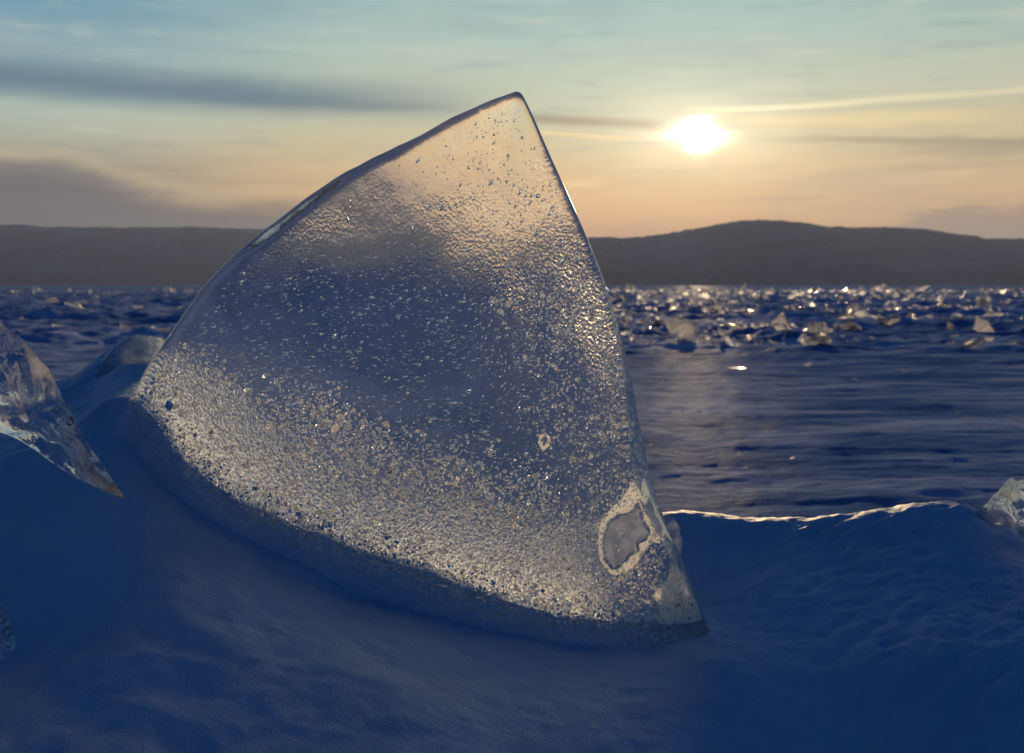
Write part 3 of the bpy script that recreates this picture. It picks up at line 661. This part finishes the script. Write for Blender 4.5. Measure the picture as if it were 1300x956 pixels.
# small dark snow hummock far right of the slab (photo 850,372)
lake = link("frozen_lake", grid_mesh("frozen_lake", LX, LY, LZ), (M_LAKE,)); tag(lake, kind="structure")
def lake_z(x, y):
    j = int(np.clip(np.searchsorted(yy, y), 0, len(yy) - 1)); i = int(np.clip(np.searchsorted(tt, x / (y + 1.5)), 0, len(tt) - 1)); return float(LZ[j, i])
gx = np.concatenate([-np.geomspace(8000, 20, 40), np.geomspace(20, 8000, 40)]); gy = np.concatenate([[-3000, -300, -30, -3], np.geomspace(3, 8000, 60)])
GX, GY = np.meshgrid(gx, gy)
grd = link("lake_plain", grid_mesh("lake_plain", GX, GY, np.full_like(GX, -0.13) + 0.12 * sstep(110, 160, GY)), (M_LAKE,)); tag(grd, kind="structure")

# ------------------------------------------------------------------ hills
def hills(name, pts, Y0, depth, seed, amp):
    P = np.array([at(px, py, Y0) for px, py in pts])
    hx = np.linspace(P[0, 0], P[-1, 0], 900); prof = np.interp(hx, P[:, 0], P[:, 2])
    k = 12; prof = np.convolve(np.pad(prof, k, mode='edge'), np.hanning(2 * k + 1) / np.hanning(2 * k + 1).sum(), mode='valid')
    prof = prof * sstep(hx[0], hx[0] + 300, hx) 
    v = np.linspace(-1, 1, 70)
    HX, VV = np.meshgrid(hx, v)
    shape = np.cos(VV * math.pi / 2) ** 0.9
    HZ_ = prof[None, :] * shape + amp * fbm(HX / 500 + seed, VV * 3.0, 4) * np.cos(VV * math.pi / 2) * (np.abs(VV) > 0.02)
    trees = 5.5 * np.abs(pn(HX / 6.0, VV * 200 + seed)) + 4.0 * pn(HX / 19, VV * 60) - 22 * np.abs(fbm(HX / 260 + VV * 1.5, VV * 2 + seed, 4, 0.6)) * (np.abs(VV) > 0.08)
    HZ_ = np.maximum(HZ_ + trees * np.cos(VV * math.pi / 2), -2)
    o = link(name, grid_mesh(name, HX, Y0 + VV * depth, HZ_ - 1.0), (M_HILL,)); tag(o, kind="structure")
hills("hills", [(-800, 320), (-400, 300), (-100, 287), (0, 286), (30, 285), (60, 289), (150, 291), (250, 289), (330, 291), (420, 297), (560, 302), (700, 305), (800, 308), (950, 330), (1100, 361)], 4200, 900, 1.0, 14)
hills("hills", [(560, 361), (640, 330), (700, 312), (745, 305), (800, 302), (850, 297), (900, 288), (935, 280.5), (965, 279), (1000, 283), (1040, 290), (1090, 291), (1150, 291), (1200, 298), (1235, 304), (1262, 304), (1300, 303), (1420, 306), (1700, 300), (2000, 315)], 3000, 700, 5.0, 12)

# ------------------------------------------------------------------ other near ice
def plate(name, poly, Y, th, mat, tilt=(0, 0), bulge=0.01, wav=2.0, n=90, seed=0.0, rings=(1.0, 0.97, 0.92, 0.84, 0.74, 0.64, 0.53, 0.42, 0.3, 0.18, 0.08)):
    """irregular lump of ice whose outline is seen in the photo; real thickness, rounded faces"""
    base = at(*np.mean(poly, 0), Y); nn = np.array([tilt[0], -1.0, tilt[1]]); nn /= np.linalg.norm(nn)
    O = smooth_loop(resample(poly, n), 1); O = O + (fbm(np.arange(n) * 0.25 + seed, np.zeros(n) + seed, 3) * wav)[:, None]
    cen = O.mean(0); VV = []; FF = []
    def disc(d, sg, shrink):
        st = len(VV)
        for r in rings:
            for p in O:
                q = cen + (p - cen) * r * shrink
                lift = bulge * (1 - r * r) + 1.1 * bulge * mnoise.noise(Vector((q[0] / 24, q[1] / 24, seed + sg))) * (1 - r ** 4)
                VV.append(on_plane(q[0], q[1], base - nn * (d - sg * lift), nn) - base)
        cp = len(VV); VV.append(on_plane(*cen, base - nn * (d - sg * bulge), nn) - base)
        for i in range(len(rings) - 1):
            for j in range(n):
                a = st + i * n + j; b = st + i * n + (j + 1) % n; FF.append((a, b, b + n, a + n))
        for j in range(n): FF.append((st + (len(rings) - 1) * n + j, st + (len(rings) - 1) * n + (j + 1) % n, cp))
        return st
    a0 = disc(-th / 2, 1, 1.0); c0 = disc(th / 2, -1, 0.94)
    for j in range(n): FF.append((a0 + j, c0 + j, c0 + (j + 1) % n, a0 + (j + 1) % n))
    me = mesh(name, VV, FF); bm = bmesh.new(); bm.from_mesh(me); bmesh.ops.recalc_face_normals(bm, faces=bm.faces); bm.to_mesh(me); bm.free()
    return link(name, me, (mat,), loc=base)
o = plate("ice_shard", [(-90, 345), (-40, 380), (0, 405), (14, 424), (30, 428), (46, 452), (66, 470), (80, 508), (90, 520), (106, 556), (124, 580), (140, 606), (163, 636), (128, 622), (96, 606), (64, 586), (36, 566), (8, 550), (-40, 540), (-90, 530)], 1.05, 0.05, M_SHARD, (-0.35, 0.1), 0.016, 3.0, seed=1.3)
tag(o, "clear ice shard tapering to a point, at the left edge of the photo", "ice shard")
o = plate("ice_shard", [(-40, 755), (0, 766), (8, 782), (18, 800), (22, 822), (10, 835), (0, 842), (-40, 850)], 0.90, 0.03, M_SHARD, (-0.3, 0.3), 0.01, 2.0, n=60, seed=4.1)
tag(o, "small clear ice shard with a warm glint, low in the bottom left corner", "ice shard")
o = plate("ice_lump", [(118, 500), (122, 474), (132, 456), (142, 442), (156, 432), (178, 424), (204, 427), (226, 440), (240, 470), (236, 520), (170, 540), (125, 525)], 1.72, 0.10, M_SHARD, (0.1, 0.3), 0.03, 2.0, n=80, seed=12.4)
tag(o, "rounded lump of cloudy ice between the tapering shard and the tall slab", "ice lump")
o = plate("ice_chunk", [(1232, 662), (1242, 648), (1255, 635), (1268, 622), (1276, 608), (1284, 604), (1290, 612), (1298, 608), (1320, 618), (1350, 660), (1350, 720), (1290, 700), (1250, 680)], 1.62, 0.07, M_SHARD, (0.3, 0.1), 0.02, 3.0, n=70, seed=7.7)
tag(o, "jagged clear ice chunk poking out of the snow drift at the right edge", "ice chunk")
o = plate("ice_fragment", [(843, 652), (854, 655), (862, 668), (867, 688), (864, 708), (856, 722), (846, 735), (838, 700)], 1.42, 0.03, M_SHARD, (0.2, 0.0), 0.008, 1.0, n=60, seed=9.2)
tag(o, "small rounded clear ice fragment beside the lower right edge of the tall slab", "ice fragment")
# ------------------------------------------------------------------ ice blocks across the lake
def block_mesh(name, seed, flat, shards=None):
    r = random.Random(seed); bm = bmesh.new()
    for sh in range(shards or r.randint(1, 3)):
        b2 = bmesh.new(); k = r.randint(3, 5); a0 = r.random() * 6.28; sc = 1.0 if sh == 0 else r.uniform(0.4, 0.75)
        pts = []
        for i in range(k):
            a = a0 + (i + r.uniform(-0.4, 0.4)) / k * 2 * math.pi; q = sc * r.uniform(0.26, 0.66); pts.append((math.cos(a) * q, math.sin(a) * q))
        M = Matrix.Translation((0, 0, 0)) if sh == 0 else Matrix.Translation((r.uniform(-.3, .3), r.uniform(-.3, .3), r.uniform(-.1, .2))) @ Matrix.Rotation(r.uniform(-1.2, 1.2), 4, 'X') @ Matrix.Rotation(r.uniform(-1.2, 1.2), 4, 'Y')
        for lev in (-0.5, 0.5):
            for x, y in pts: b2.verts.new(M @ Vector((x * r.uniform(.8, 1.1), y * r.uniform(.8, 1.1), lev * flat * r.uniform(.6, 1.2))))
        bmesh.ops.convex_hull(b2, input=list(b2.verts))
        for v in [v for v in b2.verts if not v.link_faces]: b2.verts.remove(v)
        bmesh.ops.triangulate(b2, faces=list(b2.faces)); bmesh.ops.subdivide_edges(b2, edges=list(b2.edges), cuts=2, use_grid_fill=True)
        for v in b2.verts: v.co += 0.10 * mnoise.noise_vector(v.co * 3.2 + Vector((seed * 3.1, sh, 0)))
        bmesh.ops.recalc_face_normals(b2, faces=b2.faces)
        tm = bpy.data.meshes.new("t"); b2.to_mesh(tm); b2.free(); bm.from_mesh(tm); bpy.data.meshes.remove(tm)
    me = bpy.data.meshes.new(name); bm.to_mesh(me); bm.free(); return me
protos = [block_mesh("lake_ice_block", s, f) for s, f in ((1, .09), (2, .15), (3, .07), (4, .25), (5, .35), (6, .06), (7, .16), (8, .11), (9, .25), (10, .08))]
for i, me in enumerate(protos): me.materials.append((M_CHUNK, M_CHUNK2, M_CHUNK3)[i % 3])
chip = block_mesh("lake_ice_chip", 21, .10, 1); chip.materials.append(M_CHUNK2)
def put(me, px, py, hpx, wpx, label, group=None, rot=None, cat="ice block", name="ice_block", sink=0.25):
    """block standing on the lake whose foot is seen at (px, py), about hpx tall and wpx wide in the photo"""
    Yd = CAM[2] * F / max(py - HZ, 2.5)
    p = at(px, py, Yd); 
    o = bpy.data.objects.new(name, me); COL.objects.link(o)
    s = Yd / F
    o.scale = (wpx * s, wpx * s * 0.9, max(hpx, wpx * 0.6) * s)
    o.rotation_euler = rot if rot else (random.uniform(-1.2, 1.2), random.uniform(-0.9, 0.9), random.uniform(0, 6.28))
    o.location = (p[0], p[1], lake_z(p[0], p[1]) + hpx * s * (0.5 - sink))
    tag(o, label, cat, group); return o
NAMED = []
def named(sh, px, py, h, w_, label, rot, sink=0.25):
    NAMED.append((px, py, w_)); put(sh, px, py, h, w_, label, rot=rot, sink=sink)
named(protos[3], 862, 434, 40, 66, "largest pale ice block in the broken ice, nearest the slab's right edge", (0.3, -0.5, 0.4))
named(protos[1], 925, 438, 26, 54, "narrow bright ice block tipped over just right of the largest pale block", (0.9, 0.2, 1.4))
named(protos[6], 990, 416, 26, 32, "pale peaked ice block standing alone in the middle of the broken ice", (1.2, 0.5, 0.2))
named(protos[4], 1246, 392, 26, 24, "dull ice block right behind the pale triangular one near the right edge", (0.2, 0.1, 0.6))
named(protos[8], 1205, 396, 24, 30, "ice block just left of the dull one behind the pale triangular block", (0.1, 0.3, 0.2))
named(protos[0], 1250, 424, 22, 38, "pale triangular ice block standing up near the right edge of the broken ice", (0.9, 0.4, 2.0))
named(protos[7], 1108, 434, 18, 52, "wide low ice block at the front of the broken ice, right of its middle", (0.3, 0.2, 0.6))
named(chip, 75, 416, 8, 44, "flat ice plate lying on the lake left of the tall slab", (0.1, 0.1, 0.3))
named(chip, 155, 418, 12, 24, "small tilted ice plate on the lake close to the tall slab's left edge", (0.7, 0.5, 0.3))
named(chip, 932, 468, 5, 30, "flat bright ice plate lying on open lake snow in front of the broken ice", (0.10, 0.0, 0.2), 0.3)
for px, py, w_ in ((905, 466, 12), (918, 589, 7), (946, 591, 8), (826, 560, 9), (866, 516, 8), (886, 518, 6), (935, 574, 9), (1008, 580, 11), (1028, 464, 14), (1150, 470, 10), (1085, 478, 9), (1215, 520, 8), (975, 545, 6)):
    put(chip, px, py, 3, w_, "tiny loose ice chip glinting on the open wind-crusted lake snow right of the slab", "loose ice chips on the open lake snow", rot=(random.uniform(-.5, .1), random.uniform(-.3, .3), random.uniform(0, 6.28)), cat="ice chip", name="ice_chip", sink=-0.1)
LBL = "small broken ice block scattered in the jumbled ice field behind the slab"; GRP = "broken ice blocks scattered across the frozen lake"
count = 0
while count < 270:
    u = random.random()
    if random.random() < 0.93: px = random.uniform(770, 1330)
    else: px = random.uniform(-30, 250)
    py = 367 + 80 * random.random() ** 1.5
    if px < 300 and py > 425: continue
    if mnoise.noise(Vector((px / 60, py / 12, 1.0))) < -0.12: continue
    if any(abs(px - a) < 0.75 * ww + 10 and -14 < py - b < 12 for a, b, ww in NAMED): continue
    sz = (5 + (py - 362) * 0.27) * random.choice((0.45, 0.6, 0.8, 1.0, 1.3, 1.7))
    put(random.choice(protos), px, py, sz * random.uniform(0.25, 0.7), sz * random.uniform(0.8, 1.6), LBL, GRP, rot=(random.uniform(-.7, .7), random.uniform(-.6, .6), random.uniform(0, 6.28)), sink=0.38); count += 1

# the far rubble too small to tell apart
items = []
while len(items) < 3200:
    Yd = 13 * (170 / 13.0) ** rng.random(); x = Yd * rng.uniform(-0.62, 0.62)
    if x < 0.05 * Yd and rng.random() < (0.93 if Yd < 60 else 0.6): continue
    if mnoise.noise(Vector((x / 5, Yd / 4, 5.0))) < -0.05: continue
    r = Yd / F * rng.lognormal(math.log(4.5), 0.6) * 0.5
    items.append((np.array([x, Yd, lake_z(x, Yd) + r * 0.2 if Yd < 128 else 0.0]), rand_rot() @ np.diag([r, r * rng.uniform(0.3, 0.9), r * rng.uniform(0.10, 0.35)])))
rb = link("ice_rubble", scatter_mesh("ice_rubble", OV, OF, items, False), (M_CHUNK2,)); tag(rb, "fine broken ice rubble strewn along the far edge of the lake below the hills", "ice rubble", kind="stuff")

# ------------------------------------------------------------------ haze over the lake
USE_HAZE = True
if USE_HAZE:
    m, t, out = material("cold_haze")
    pv = t.n("ShaderNodeVolumePrincipled"); pv.inputs["Density"].default_value = 0.00010; pv.inputs["Color"].default_value = (0.46, 0.60, 1.0, 1); pv.inputs["Anisotropy"].default_value = 0.35
    t.l(pv.outputs[0], out.inputs["Volume"])
    bm = bmesh.new(); bmesh.ops.create_cube(bm, size=1.0); me = bpy.data.meshes.new("haze")
    for v in bm.verts: v.co = Vector((v.co.x * 16400, v.co.y * 16400, -3.5 if v.co.z < 0 else 340))
    bm.to_mesh(me); bm.free()
    hz = link("haze", me, (m,)); tag(hz, kind="stuff")

# ------------------------------------------------------------------ render settings
scn.render.engine = 'CYCLES'
cy = scn.cycles
cy.max_bounces = 20; cy.transmission_bounces = 20; cy.glossy_bounces = 4; cy.diffuse_bounces = 2; cy.transparent_max_bounces = 12; cy.volume_bounces = 0
cy.caustics_refractive = True; cy.caustics_reflective = False; cy.blur_glossy = 0.3
cy.sample_clamp_indirect = 6.0
cy.use_denoising = True; cy.denoiser = 'OPENIMAGEDENOISE'
vs = scn.view_settings; scn.display_settings.display_device = 'sRGB'
vs.view_transform = 'Standard'; vs.look = 'None'; vs.exposure = 0.0; vs.gamma = 1.0
